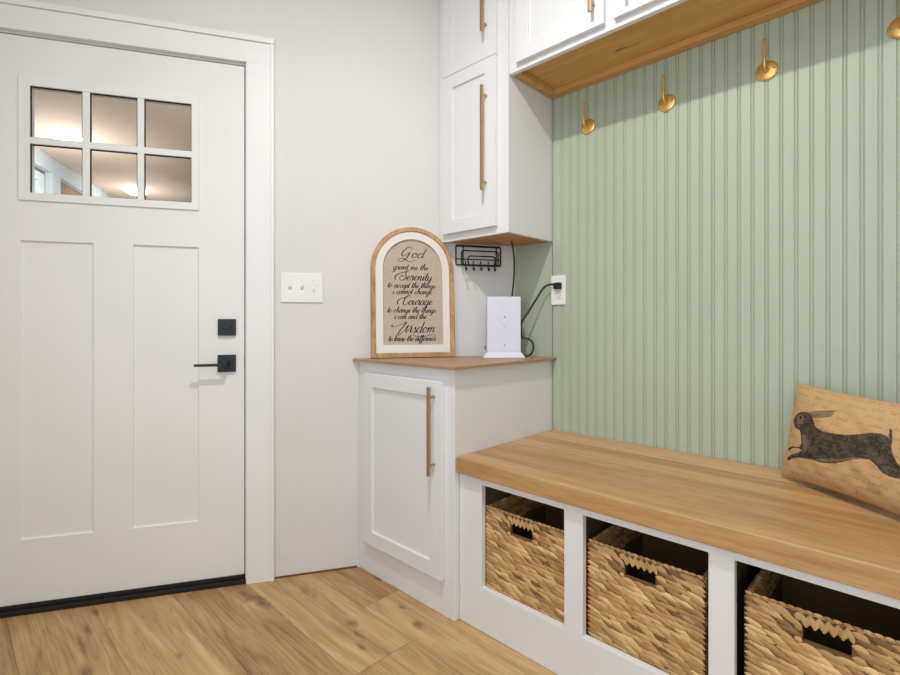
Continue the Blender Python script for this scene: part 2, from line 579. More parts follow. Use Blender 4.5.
# beadboard lining of the bench alcove
def beadboard():
    bm = bmesh.new()
    x0, x1, pitch = 0.004, 1.32, 0.0394
    ph = 0.681
    k0 = math.floor((x0 - ph) / pitch)
    prof = [(x0, 0.0)]
    k = k0
    while True:
        c = ph + k * pitch
        k += 1
        if c - .007 < x0: continue
        if c + .007 > x1: break
        prof += [(c - .0062, 0), (c - .0052, .0032), (c - .0040, .0036), (c - .0030, .0016), (c - .0015, .0004), (c, 0.0),
                 (c + .0015, .0004), (c + .0030, .0016), (c + .0040, .0036), (c + .0052, .0032), (c + .0062, 0)]
    prof += [(x1, 0.0)]
    z0, z1 = 0.50, 2.025
    lo = [bm.verts.new((x, y, z0)) for x, y in prof]
    hi = [bm.verts.new((x, y, z1)) for x, y in prof]
    for i in range(len(prof) - 1):
        bm.faces.new((lo[i], lo[i + 1], hi[i + 1], hi[i]))
    lb = [bm.verts.new((x, .0065, z)) for x, z in ((x0, z0), (x1, z0), (x1, z1), (x0, z1))]
    bm.faces.new((lo[0], hi[0], lb[3], lb[0])); bm.faces.new((lo[-1], lb[1], lb[2], hi[-1])); bm.faces.new(lb)
    obj('trim_1', bm, M_GREEN, kind='structure')
beadboard()

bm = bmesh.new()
box(bm, .0003, .0036, .0015, .0069, .884, 1.384)  # dark strip whose colour stands in for shade in the beadboard seam
obj('seam_shade_strip', bm, M_GAP, kind='structure')

# door casing (head and both legs) with its thin cap bead
bm = bmesh.new()
c0, c1, ctop = 1.046, DS1 + .104, 2.164
mbox(bm, DW, c0, DS0 - .002, 0, DTOP + .004, .0005, .017)
mbox(bm, DW, DS1 + .002, c1, 0, DTOP + .004, .0005, .017)
mbox(bm, DW, c0, c1, DTOP + .004, ctop - .021, .0005, .017)
mbox(bm, DW, c0 - .003, c1 + .003, ctop - .021, ctop, .0005, .025)
mbox(bm, DW, c0 - .002, c0 + .012, 0, ctop - .021, .0005, .022)
mbox(bm, DW, c1 - .012, c1 + .002, 0, ctop - .021, .0005, .022)
obj('trim_2', bm, M_TRIM, bevel=.0015, kind='structure')
# door jamb
bm = bmesh.new()
mbox(bm, DW, DS0 + .0005, DS0 + .003, 0, DTOP - .001, -.119, -.001)
mbox(bm, DW, DS1 - .003, DS1 - .0005, 0, DTOP - .001, -.119, -.001)
mbox(bm, DW, DS0 + .003, DS1 - .003, DTOP - .0035, DTOP - .0005, -.119, -.001)
obj('trim_3', bm, M_TRIM, kind='structure')
# brown strip put in to show the gap line at the wall foot
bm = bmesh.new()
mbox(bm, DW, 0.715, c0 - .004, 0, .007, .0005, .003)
obj('wall_foot_gap_strip', bm, M_GAP, kind='structure')

# ------------------------------------------------------------------ entry door
def entry_door():
    D0 = -.004
    s0, s1, z0, z1 = DS0 + .0065, DS1 - .0065, .033, DTOP - .007
    us = [s0, 1.322, 1.543, 1.672, 1.893, s1]
    # window opening 1.338..1.878 ; panels 1.322..1.543 and 1.672..1.893
    us = [s0, 1.322, 1.338, 1.543, 1.672, 1.878, 1.893, s1]
    vs = [z0, .262, 1.323, 1.484, 1.894, z1]
    D = D0; R = D0 - .008
    row_full = [D] * 7
    row_pan = [D, R, R, D, R, R, D]
    row_win = [D, D, None, None, None, D, D]
    bm = bmesh.new()
    relief(bm, DW, us, vs, [row_full, row_pan, row_full, row_win, row_full], D0 - .044)
    d = obj('door_1', bm, M_DOOR, loc=DW((s0 + s1) / 2, 0, 0), bevel=.002, kind='structure')
    # raised window frame and muntins
    bm = bmesh.new()
    o = (1.319, 1.897, 1.466, 1.909); i = (1.345, 1.863, 1.494, 1.874)
    relief(bm, DW, [o[0], i[0], i[1], o[1]], [o[2], i[2], i[3], o[3]], [[D + .007] * 3, [D + .007, None, D + .007], [D + .007] * 3], D + .0003)
    mbox(bm, DW, 1.339, i[0] - .0004, 1.486, 1.892, D - .030, D - .0005)
    mbox(bm, DW, i[1] + .0004, 1.877, 1.486, 1.892, D - .030, D - .0005)
    mbox(bm, DW, i[0], i[1], 1.486, i[2] - .0004, D - .030, D - .0005)
    mbox(bm, DW, i[0], i[1], i[3] + .0004, 1.892, D - .030, D - .0005)
    fr = obj('window_frame', bm, M_TRIM, d, bevel=.0015)
    bm = bmesh.new()
    for a, b_ in ((1.506, 1.528), (1.681, 1.704)):
        mbox(bm, DW, a, b_, i[2], i[3], D - .018, D + .0055)
    mbox(bm, DW, i[0], i[1], 1.668, 1.692, D - .018, D + .006)
    obj('muntin', bm, M_TRIM, d, bevel=.0015)
    bm = bmesh.new()
    mbox(bm, DW, i[0] + .001, i[1] - .001, i[2] + .001, i[3] - .001, D - .006, D - .002)
    obj('pane', bm, M_GLASS, d, label='clear glass lights of the door')
    bm = bmesh.new()
    for a, b_ in ((i[0], 1.506), (1.528, 1.681), (1.704, i[1])):
        for c_, e_ in ((i[2], 1.668), (1.692, i[3])):
            relief(bm, DW, [a, a + .003, b_ - .004, b_], [c_, c_ + .0015, e_ - .005, e_], [[D + .0005] * 3, [D + .0005, None, D + .0005], [D + .0005] * 3], D - .0015)
    obj('glazing_seal', bm, M_RUBBER, d)
    bm = bmesh.new()
    mbox(bm, DW, DS0 + .001, DS1 - .001, .0006, .018, -.1, .012)
    obj('threshold', bm, M_RUBBER, d, bevel=.002)
    bm = bmesh.new()
    mbox(bm, DW, s0, s1, .0185, .0325, D - .05, D + .004)
    obj('door_sweep', bm, M_RUBBER, d, bevel=.001)
    # square black deadbolt
    bm = bmesh.new()
    mbox(bm, DW, 1.187, 1.2515, .981, 1.046, D + .0002, D + .013)
    db = obj('deadbolt', bm, M_BLACK, d, bevel=.002)
    bm = bmesh.new()
    mbox(bm, DW, 1.203, 1.236, 1.006, 1.021, D + .0132, D + .021)
    obj('thumb_turn', bm, M_BLACK, db, bevel=.002)
    bm = bmesh.new()
    mbox(bm, DW, 1.187, 1.2525, .839, .906, D + .0002, D + .012)
    rs = obj('lever_rose', bm, M_BLACK, d, bevel=.002)
    bm = bmesh.new()
    disc(bm, DW, 1.22, .872, D + .0122, D + .046, .0105, 20)
    mbox(bm, DW, 1.212, 1.328, .8645, .8745, D + .046, D + .057)
    obj('lever', bm, M_BLACK, rs, bevel=.0015)
    bm = bmesh.new()
    for z in (.25, 1.05, 1.85):
        mbox(bm, DW, s1 + .0005, s1 + .003, z - .05, z + .05, D - .03, D - .001)
    obj('hinge', bm, M_BLACK, d)
    # latch plate in the closing edge
    bm = bmesh.new()
    mbox(bm, DW, s0 - .0028, s0 - .0006, .845, .9, D - .03, D - .004)
    obj('strike_plate', bm, M_BLACK, d)
    bm = bmesh.new()
    mbox(bm, DW, DS0 + .004, s0 + .02, .04, DTOP - .012, D - .075, D - .05)
    mbox(bm, DW, s0 + .02, s1, DTOP - .03, DTOP - .012, D - .075, D - .05)
    obj('weather_seal', bm, M_RUBBER, d)
entry_door()

# ------------------------------------------------------------------ what shows through the door glass
def porch():
    n = lambda s, z, dep: DW(s, z, -dep)
    zc, sw = 2.60, 3.2
    bm = bmesh.new(); mbox(bm, DW, -1.2, sw + .2, zc, zc + .06, -14, -.125)
    obj('porch_ceiling', bm, M_PORCHCEIL, kind='structure')
    bm = bmesh.new(); mbox(bm, DW, -1.2, sw + .2, -.1, -.02, -14, -.125)
    obj('porch_floor', bm, M_CONCRETE, kind='structure')
    bm = bmesh.new(); mbox(bm, DW, sw + .06, sw + .12, -.02, zc, -14, -.125)
    obj('porch_wall', bm, M_PORCHTAN, kind='structure')
    bm = bmesh.new(); mbox(bm, DW, -1.2, sw + .06, -.02, zc, -14.1, -14)
    obj('porch_wall.001', bm, M_PORCHCEIL, kind='structure')
    bm = bmesh.new(); mbox(bm, DW, -1.3, -1.2, -.02, zc, -14, -.125)
    obj('porch_wall.002', bm, M_PORCHCEIL, kind='structure')
    bm = bmesh.new(); PM = lambda u, v, d: DW(sw + .059 - d, v, -u)
    mbox(bm, PM, .2, 13.9, zc - .15, zc - .002, 0, .06)
    for u in (1.2, 3.42, 5.4):
        mbox(bm, PM, u, u + .17, -.02, zc - .15, 0, .06)
    obj('trim_4', bm, M_PORCHWHITE, bevel=.003, kind='structure')
    bm = bmesh.new()
    relief(bm, PM, [1.42, 1.52, 3.2, 3.32], [1.0, 1.1, zc - .28, zc - .2], [[.04] * 3, [.04, None, .04], [.04] * 3], .002)
    mbox(bm, PM, 2.9, 2.94, 1.1, zc - .28, .004, .03)
    w = obj('window_1', bm, M_PORCHWHITE, kind='structure')
    bm = bmesh.new(); mbox(bm, PM, 1.52, 3.2, 1.1, zc - .28, .004, .012)
    obj('pane', bm, M_PORCHDARK, w)
    for k, (dep, lab) in enumerate(((2.78, 'bright flush ceiling lamp seen through the upper left door pane'), (4.45, 'farther flush ceiling lamp seen through the lower middle door pane'))):
        c = n(2.80, zc - .05, dep)
        t = thing('ceiling_lamp', (c.x, c.y, zc - .001), lab, 'lamp', 'lamps beyond the door')
        bm = bmesh.new()
        CM = lambda u, v, d: Vector((c.x + u, c.y + v, zc - .002 - d))
        disc(bm, CM, 0, 0, 0, .018, .10)
        obj('base', bm, M_PLASTIC, t, smooth=False)
        bm = bmesh.new()
        rings = [(.115, .0185), (.115, .03), (.10, .048), (.07, .062), (.03, .068)]
        prev = None
        for r, d in rings:
            cur = [bm.verts.new(CM(r * math.cos(a * math.pi / 12), r * math.sin(a * math.pi / 12), d)) for a in range(24)]
            if prev:
                for a in range(24):
                    bm.faces.new((prev[a], prev[(a + 1) % 24], cur[(a + 1) % 24], cur[a]))
            else:
                bm.faces.new(cur)
            prev = cur
        bm.faces.new(prev[::-1])
        obj('lamp_shade', bm, M_LAMP, t, smooth=True)
porch()

# ------------------------------------------------------------------ cabinets
def handle(parent, M, u, z0, z1, d):
    """square bar pull on two posts, standing off the door face at depth d"""
    bm = bmesh.new()
    mbox(bm, M, u - .0055, u + .0055, z0, z1, d + .024, d + .035)
    for z in (z0 + .035, z1 - .035):
        disc(bm, M, u, z, d + .0003, d + .025, .0048, 14)
    obj('handle', bm, M_BRONZE, parent, bevel=.0012, label='champagne bronze bar handle')


def shaker(name, parent, M, u0, u1, z0, z1, d0, rail=.055, label=None):
    bm = bmesh.new()
    f = d0 + .02
    relief(bm, M, [u0, u0 + rail, u1 - rail, u1], [z0, z0 + rail, z1 - rail, z1], [[f] * 3, [f, f - .009, f], [f] * 3], d0 + .0004)
    return obj(name, bm, M_CAB, parent, loc=M((u0 + u1) / 2, z0, d0), bevel=.0016, label=label)


YL, YU = -.616, -.31
# lower corner cabinet
t = thing('corner_base_cabinet', (-.25, -.31, 0), 'white corner base cabinet standing under the framed prayer sign', 'cabinet')
bm = bmesh.new()
g = .004
body = [(-.002, -.001), (XC + .004, -.001), (wall_x(YL) + g * 1.3, YL), (-.002, YL)]
body = [(0, .004), (XC + .006, .004), (wall_x(YL) + .005, YL), (0, YL)]
prism(bm, body, .0008, .8715)
obj('cabinet_body', bm, M_CAB, t, bevel=.002)
dr = shaker('door', t, GW, -.497, -.045, .130, .826, -YL, .056)
handle(dr, GW, -.078, .497, .806, -YL + .02)
# counter top
t = thing('countertop', (-.25, -.31, .872), 'thin brown oak top on the corner base cabinet', 'countertop')
bm = bmesh.new()
prism(bm, [(.024, .0035), (XC + .006, .0035), (wall_x(-.642) + .006, -.642), (.024, -.642)], .872, .882)
obj('board', bm, M_COUNTER, t, bevel=.002)

# upper corner cabinet
t = thing('corner_wall_cabinet', (-.2, -.15, 1.387), 'tall white corner wall cabinet with two doors left of the green alcove', 'cabinet')
bm = bmesh.new()
prism(bm, [(0, .004), (XC + .006, .004), (wall_x(YU) + .005, YU), (0, YU)], 1.393, 2.62)
prism(bm, [(0, -.29), (wall_x(-.29) + .005, -.29), (wall_x(YU) + .005, YU), (0, YU)], 1.385, 1.393)
prism(bm, [(0, .004), (-.016, .004), (-.016, -.29), (0, -.29)], 1.385, 1.393)
obj('cabinet_body', bm, M_CAB, t, bevel=.0015)
bm = bmesh.new()
prism(bm, [(-.0165, .003), (XC + .008, .003), (wall_x(-.2895) + .009, -.2895), (-.0165, -.2895)], 1.3862, 1.3928)
obj('bottom_panel', bm, M_PLY, t)
d1 = shaker('door', t, GW, -.342, -.052, 1.414, 2.0895, -YU, .056, 'lower door')
handle(d1, GW, -.095, 1.557, 1.972, -YU + .02)
d2 = shaker('door', t, GW, -.342, -.052, 2.0915, 2.598, -YU, .056, 'upper door')
handle(d2, GW, -.095, 2.185, 2.5, -YU + .02)

# overhead cabinet
t = thing('overhead_cabinet', (.65, -.15, 2.0), 'white overhead cabinet with wooden underside above the coat hooks', 'cabinet')
bm = bmesh.new()
box(bm, .0015, 1.32, YU + .02, .006, 2.029, 2.62)
box(bm, .0015, 1.32, YU, YU + .02, 1.996, 2.62)
obj('cabinet_body', bm, M_CAB, t, bevel=.0015)
bm = bmesh.new(); box(bm, .004, 1.318, YU + .021, .005, 2.021, 2.0285)
obj('soffit_panel', bm, M_SOFFIT, t)
bm = bmesh.new(); box(bm, .006, 1.318, -.042, -.0005, 1.999, 2.0205)
obj('back_cleat', bm, M_CLEAT, t, bevel=.001)
bm = bmesh.new(); box(bm, .006, .036, YU + .021, -.0425, 1.999, 2.0205)
obj('side_cleat', bm, M_CLEAT, t, bevel=.001)
for a, b_, hx in ((.048, .403, .370), (.437, .792, .485), (.826, 1.181, 1.133)):
    dd = shaker('door', t, GW, a, b_, 2.018, 2.598, -YU, .056)
    handle(dd, GW, hx, 2.056, 2.36, -YU + .02)

# ------------------------------------------------------------------ storage bench
t = thing('storage_bench', (.65, -.3, 0), 'white storage bench with oak seat and open basket cubbies', 'bench')
YB = -.592
OPEN = [(.102, .413), (.473, .798), (.853, 1.175)]
ZB0, ZB1 = .147, .490
bm = bmesh.new()
us = [.002]; 
for a, b_ in OPEN: us += [a, b_]
us += [1.30]
h = -YB
relief(bm, GW, us, [.001, ZB0, ZB1, .5145], [[h] * 7, [h, None, h, None, h, None, h], [h] * 7], h - .02)
obj('face_frame', bm, M_CAB, t, bevel=.0015)
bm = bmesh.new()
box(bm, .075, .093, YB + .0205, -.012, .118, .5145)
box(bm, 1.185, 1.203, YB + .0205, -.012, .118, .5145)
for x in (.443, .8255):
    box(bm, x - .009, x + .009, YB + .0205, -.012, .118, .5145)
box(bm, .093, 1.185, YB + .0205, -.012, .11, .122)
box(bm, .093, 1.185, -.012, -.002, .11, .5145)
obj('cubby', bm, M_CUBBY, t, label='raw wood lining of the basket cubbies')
bm = bmesh.new()
box(bm, .002, 1.304, -.612, -.0015, .515, .569)
obj('seat', bm, M_SEAT, t, bevel=.003, label='oak plank seat')

# ------------------------------------------------------------------ woven baskets
def lens(bm, tl, c, ax, up, nor, ln, ht, bulge, tone):
    """one fat strand of weave: a pointed lens on the basket's face"""
    rows = []
    for i in range(5):
        a = -1 + i / 2
        w = (1 - a * a) ** .5 * .85 + .15
        rows.append([(a, b_ * w) for b_ in (-1, -.45, .45, 1)])
    V = []
    for r in rows:
        q = []
        for a, b_ in r:
            hgt = bulge * max(0, 1 - b_ * b_) * (1 - .55 * a * a)
            v = bm.verts.new(c + ax * (a * ln / 2) + up * (b_ * ht / 2) + nor * hgt)
            v[tl] = tone
            q.append(v)
        V.append(q)
    for i in range(4):
        for k in range(3):
            f = bm.faces.new((V[i][k], V[i + 1][k], V[i + 1][k + 1], V[i][k + 1])); f.smooth = True


def weave(bm, tl, M, u0, u1, v0, v1, d, rng, hole=None):
    """rows of slanting twisted strands over a rectangle of mapping M"""
    o = M(0, 0, 0)
    U = (M(1, 0, 0) - o).normalized(); V = (M(0, 1, 0) - o).normalized(); W = (M(0, 0, 1) - o).normalized()
    rp, cp = .0122, .031
    nr = int((v1 - v0) / rp)
    rp = (v1 - v0) / nr
    for r in range(nr):
        v = v0 + (r + .5) * rp
        n = int((u1 - u0) / cp); step = (u1 - u0) / n
        for k in range(n + (r % 2)):
            u = u0 + (k + (.5 if r % 2 == 0 else 0)) * step + rng.uniform(-.003, .003)
            u = min(max(u, u0 + .019), u1 - .019)
            ln = .050 * rng.uniform(.9, 1.1)
            ln = min(ln, 2 * (min(u - u0, u1 - u) + .003))
            if hole and hole[2] - .006 < v:
                if hole[0] - .004 < u < hole[1] + .004: continue
                gap = hole[0] - u if u < 0 else u - hole[1]
                ln = max(.014, min(ln, 2 * gap))
            ang = -math.radians(13) + rng.uniform(-.13, .13)
            ax = U * math.cos(ang) + V * math.sin(ang); up = V * math.cos(ang) - U * math.sin(ang)
            tone = min(1, max(0, rng.gauss(.5, .23)))
            lens(bm, tl, M(u, v + rng.uniform(-.001, .001), d), ax, up, W, ln, .0165 * rng.uniform(.85, 1.15), .0048 * rng.uniform(.75, 1.25), tone)


def make_basket(x, label):
    w, dp, hh = .306, .36, .288
    z0 = .1235
    yf = -.566
    t = thing('wicker_basket', (x, yf + dp / 2, z0), label, 'basket', 'woven baskets in the bench cubbies')
    rng = random.Random(5)
    bm = bmesh.new()
    tl = bm.verts.layers.float.new('tone')
    x0, x1 = x - w / 2, x + w / 2
    hole = (-.046, .036, .226, .262)
    MF = lambda u, v, d: Vector((x + u, yf - d, z0 + v))
    ML = lambda u, v, d: Vector((x0 - d, yf + dp / 2 - u, z0 + v))
    MR = lambda u, v, d: Vector((x1 + d, yf + dp / 2 + u, z0 + v))
    weave(bm, tl, MF, -w / 2, w / 2, .004, hh - .006, .0005, rng, hole)
    weave(bm, tl, ML, -dp / 2, dp / 2, .004, hh - .006, .0005, rng)
    weave(bm, tl, MR, -dp / 2, dp / 2, .004, hh - .006, .0005, rng)
    # inner faces
    MI = lambda u, v, d: Vector((x0 + .009 + d, yf + dp / 2 + u, z0 + v))
    weave(bm, tl, MI, -dp / 2 + .01, dp / 2 - .01, hh - .08, hh - .006, .0005, rng)
    # rolled rim
    for a, b_ in (((x0, yf), (x1, yf)), ((x0, yf), (x0, yf + dp)), ((x1, yf), (x1, yf + dp)), ((x0, yf + dp), (x1, yf + dp))):
        A = Vector((a[0], a[1], z0 + hh - .004)); B = Vector((b_[0], b_[1], z0 + hh - .004))
        inn = Vector((x, yf + dp / 2, A.z)) - (A + B) / 2; inn.z = 0; inn.normalize()
        A += inn * .0045; B += inn * .0045
        ln = (B - A).length; n = int(ln / .016); ax0 = (B - A).normalized()
        for k in range(n):
            c = A.lerp(B, (k + .5) / n)
            for nor, up in ((Vector((0, 0, 1)), inn), (-inn, Vector((0, 0, 1)))):
                up2 = (up * .85 + ax0 * .5).normalized(); ax = (ax0 * .85 - up * .5).normalized()
                lens(bm, tl, c, ax, up2, nor, .024, .0125, .0045, min(1, max(0, rng.gauss(.55, .16))))
    o = obj('weave', bm, M_STRAND, t)
    # core walls under the strands
    bm = bmesh.new()
    relief(bm, MF, [-w / 2, hole[0], hole[1], w / 2], [0, hole[2], hole[3], hh - .004], [[0, 0, 0], [0, None, 0], [0, 0, 0]], -.009)
    mbox(bm, ML, -dp / 2, dp / 2 - .009, 0, hh - .004, -.009, 0)
    mbox(bm, MR, -dp / 2 + .009, dp / 2, 0, hh - .004, -.009, 0)
    box(bm, x0 + .009, x1 - .009, yf + dp - .009, yf + dp, z0, z0 + hh - .004)
    box(bm, x0 + .009, x1 - .009, yf + .009, yf + dp - .009, z0, z0 + .006)
    obj('lining', bm, M_BASKIN, t)
    # wrapped grip above the hand hole
    bm = bmesh.new()
    tl = bm.verts.layers.float.new('tone')
    for k in range(11):
        u = hole[0] + .002 + (hole[1] - hole[0] - .004) * k / 10
        ang = math.radians(68 if k % 2 else 112)
        lens(bm, tl, MF(u, (hole[3] + hh) / 2 - .004, .001), Vector((math.cos(ang), 0, math.sin(ang))), Vector((math.sin(ang), 0, -math.cos(ang))), Vector((0, -1, 0)),
             .030, .0115, .0045, min(1, max(0, rng.gauss(.62, .12))))
    obj('grip', bm, M_STRAND, t)
    return t


def copy_tree(root, loc, label):
    r = root.copy(); COL.objects.link(r); r.location = loc; r['label'] = label
    for ch in list(root.children):
        c = ch.copy(); COL.objects.link(c); c.parent = r
        for gch in ch.children:
            dd = gch.copy(); COL.objects.link(dd); dd.parent = c
    return r


b0 = make_basket(.250, 'woven basket in the bench cubby nearest the corner cabinet')
copy_tree(b0, b0.location + Vector((.629 - .250, .002, 0)), 'woven basket in the middle bench cubby')
copy_tree(b0, b0.location + Vector((1.022 - .250, .004, 0)), 'woven basket in the right-hand cubby below the hare pillow')

# ------------------------------------------------------------------ coat hooks
def make_hook(x, z, label):
    t = thing('coat_hook', (x, 0, z), label, 'hook', 'brass hooks on the green beadboard')
    M = lambda u, v, d: Vector((x + u, -d, z + v))
    bm = bmesh.new()
    n = 36; prev = None
    for r, d in ((.0305, .0003), (.0315, .0025), (.030, .0048), (.022, .0066), (.012, .0095)):
        cur = [bm.verts.new(M(r * math.cos(2 * math.pi * k / n), r * math.sin(2 * math.pi * k / n), d)) for k in range(n)]
        if prev:
            for k in range(n): bm.faces.new((prev[k], prev[(k + 1) % n], cur[(k + 1) % n], cur[k]))
        else: bm.faces.new(cur[::-1])
        prev = cur
    bm.faces.new(prev)
    obj('rosette', bm, M_BRASS, t, smooth=True)
    bm = bmesh.new()
    path = spline([M(0, 0, .008), M(0, -.003, .020), M(0, .004, .033), M(0, .022, .036), M(0, .052, .034), M(0, .089, .034)], 6)
    rad = [.0085 - .0045 * min(1, i / 14) for i in range(len(path))]
    rad = [.0085 if i < 3 else max(.0042, .0085 - .0006 * i) for i in range(len(path))]
    tube(bm, path, rad, 12)
    obj('prong', bm, M_BRASS, t, smooth=True)
    for s in (-1, 1):
        bm = bmesh.new()
        disc(bm, M, .020 * s, 0.002, .0066, .0092, .0036, 14, .0022)
        obj('screw', bm, M_BRONZE, t)
    return t


h0 = make_hook(.172, 1.835, 'brass coat hook nearest the tall corner cabinet')
for x, z, lab in ((.487, 1.834, 'brass coat hook second from the corner cabinet, above the bench middle'), (.800, 1.840, 'brass coat hook third from the corner cabinet'), (1.121, 1.848, 'brass coat hook at the top right, farthest from the corner cabinet')):
    copy_tree(h0, (x, 0, z), lab)

# ------------------------------------------------------------------ switch, outlet and cords
def switch():
    t = thing('light_switch', DW(.937, 1.174, 0), 'white triple light switch on the wall beside the door', 'light switch')
    s0, s1, z0, z1 = .855, 1.019, 1.115, 1.233
    bm = bmesh.new()
    us = [s0]; cs = [.891, .937, .983]
    for c in cs: us += [c - .0065, c + .0065]
    us += [s1]
    relief(bm, DW, us, [z0, 1.161, 1.187, z1], [[.0065] * 7, [.0065, .004, .0065, .004, .0065, .004, .0065], [.0065] * 7], .0005)
    obj('plate', bm, M_PLASTIC, t, bevel=.0018)
    for c, up in zip(cs, (-1, 1, 1)):
        bm = bmesh.new()
        P = lambda u, v, d: DW(c + u, 1.174 + v, d)
        v0 = .004 * up
        a = [P(-.004, -.008, .0042), P(.004, -.008, .0042), P(.004, .008, .0042), P(-.004, .008, .0042)]
        b_ = [P(-.003, v0 + .001, .017), P(.003, v0 + .001, .017), P(.003, v0 + .008 * up, .016), P(-.003, v0 + .008 * up, .016)]
        if up < 0: b_ = [b_[3], b_[2], b_[1], b_[0]]
        A = [bm.verts.new(p) for p in a]; B = [bm.verts.new(p) for p in b_]
        bm.faces.new(A[::-1]); bm.faces.new(B)
        for i in range(4): bm.faces.new((A[i], A[(i + 1) % 4], B[(i + 1) % 4], B[i]))
        obj('toggle', bm, M_PLASTIC, t)
    for c in cs:
        for z in (1.144, 1.204):
            bm = bmesh.new(); disc(bm, DW, c, z, .0066, .0078, .003, 12)
            obj('screw', bm, M_RING, t)
switch()


def outlet():
    t = thing('wall_outlet', (.041, 0, 1.172), 'white duplex outlet on the green wall with a black plug in it', 'outlet')
    bm = bmesh.new()
    mbox(bm, GW, .000, .0705, 1.1085, 1.2345, .0005, .007)
    obj('plate', bm, M_PLASTIC, t, bevel=.002)
    for zc in (1.1905, 1.1495):
        bm = bmesh.new(); mbox(bm, GW, .0245, .0555, zc - .0145, zc + .0145, .0071, .0092)
        rc = obj('receptacle', bm, M_PLASTIC, t, bevel=.003, seg=3)
        bm = bmesh.new()
        mbox(bm, GW, .0325, .0345, zc - .001, zc + .008, .0093, .0098)
        mbox(bm, GW, .0455, .0475, zc - .001, zc + .007, .0093, .0098)
        disc(bm, GW, .040, zc - .008, .0093, .0098, .0025, 12)
        obj('slot', bm, M_GREYDOT, rc)
    bm = bmesh.new(); disc(bm, GW, .040, 1.1725, .0071, .0082, .0028, 12)
    obj('screw', bm, M_RING, t)
outlet()

# power cord: plug, run to the router, slack loop beside it
t = thing('power_cord', (.04, -.012, 1.195), 'dark power cord running from the wall outlet behind the white router', 'cord')
bm = bmesh.new()
mbox(bm, GW, .024, .057, 1.175, 1.203, .0100, .031)
bmesh.ops.scale(bm, vec=(1, 1, 1), verts=bm.verts)
obj('plug', bm, M_RUBBER, t, bevel=.006, seg=3)
bm = bmesh.new()
pts = [(.030, -.021, 1.194), (.008, -.024, 1.196), (-.018, -.034, 1.184), (-.05, -.05, 1.13), (-.078, -.07, 1.075), (-.10, -.085, 1.03), (-.103, -.082, .98),
       (-.095, -.075, .965), (-.076, -.062, .96), (-.062, -.055, .942), (-.060, -.055, .915), (-.072, -.062, .892), (-.10, -.08, .8865), (-.15, -.09, .8865)]
tube(bm, spline(pts, 8), .0048, 10)
obj('cord', bm, M_CORD, t, smooth=True)

# cable hanging from the cabinet underside
t = thing('cable', (-.124, -.132, 1.386), 'black cable hanging from the wall cabinet underside to the router', 'cable')
bm = bmesh.new()
pts = [(-.122, -.128, 1.3850), (-.118, -.122, 1.35), (-.116, -.116, 1.29), (-.122, -.112, 1.22), (-.132, -.108, 1.16), (-.145, -.104, 1.08), (-.175, -.105, 1.0), (-.222, -.152, .95),
       (-.232, -.170, .927), (-.228, -.166, .905), (-.222, -.155, .8855), (-.19, -.12, .8855), (-.15, -.075, .8855)]
tube(bm, spline(pts, 8), .0036, 10)
obj('cord', bm, M_RUBBER, t, smooth=True)

# ------------------------------------------------------------------ router
def router():
    c = Vector((-.118, -.182, .882))
    ang = .80
    U = Vector((math.cos(ang), math.sin(ang), 0)); W = Vector((math.sin(ang), -math.cos(ang), 0))   # W towards the camera
    M = lambda u, v, d: c + U * u + W * d + Vector((0, 0, v))
    t = thing('router', c, 'white upright internet router on the corner counter', 'router')
    bm = bmesh.new()
    mbox(bm, M, -.0735, .0695, .024, .261, -.062, 0)
    obj('housing', bm, M_ROUTER, t, bevel=.003, seg=3)
    bm = bmesh.new()
    lo = [M(-.090, .0006, .012), M(.086, .0006, .012), M(.086, .0006, -.07), M(-.090, .0006, -.07)]
    lo2 = [p + Vector((0, 0, .003)) for p in lo]
    hi = [M(-.0745, .0245, .0015), M(.0705, .0245, .0015), M(.0705, .0245, -.063), M(-.0745, .0245, -.063)]
    R = [[bm.verts.new(p) for p in q] for q in (lo, lo2, hi)]
    bm.faces.new(R[0][::-1]); bm.faces.new(R[2])
    for a, b_ in ((0, 1), (1, 2)):
        for i in range(4): bm.faces.new((R[a][i], R[a][(i + 1) % 4], R[b_][(i + 1) % 4], R[b_][i]))
    obj('base', bm, M_ROUTER, t, bevel=.001)
    # embossed ring with status light, button and small mark
    bm = bmesh.new()
    ring = [M(.026 * math.cos(a * math.pi / 24), .172 + .026 * math.sin(a * math.pi / 24), .0002) for a in range(48)]
    tube(bm, ring, .0012, 6, closed=True)
    obj('ring', bm, M_RING, t)
    for v, r, nm in ((.174, .0034, 'status_light'), (.134, .0016, 'button'), (.054, .0030, 'button')):
        bm = bmesh.new(); disc(bm, M, .0, v, .0004, .0016, r, 14)
        obj(nm, bm, M_GREYDOT, t)
router()

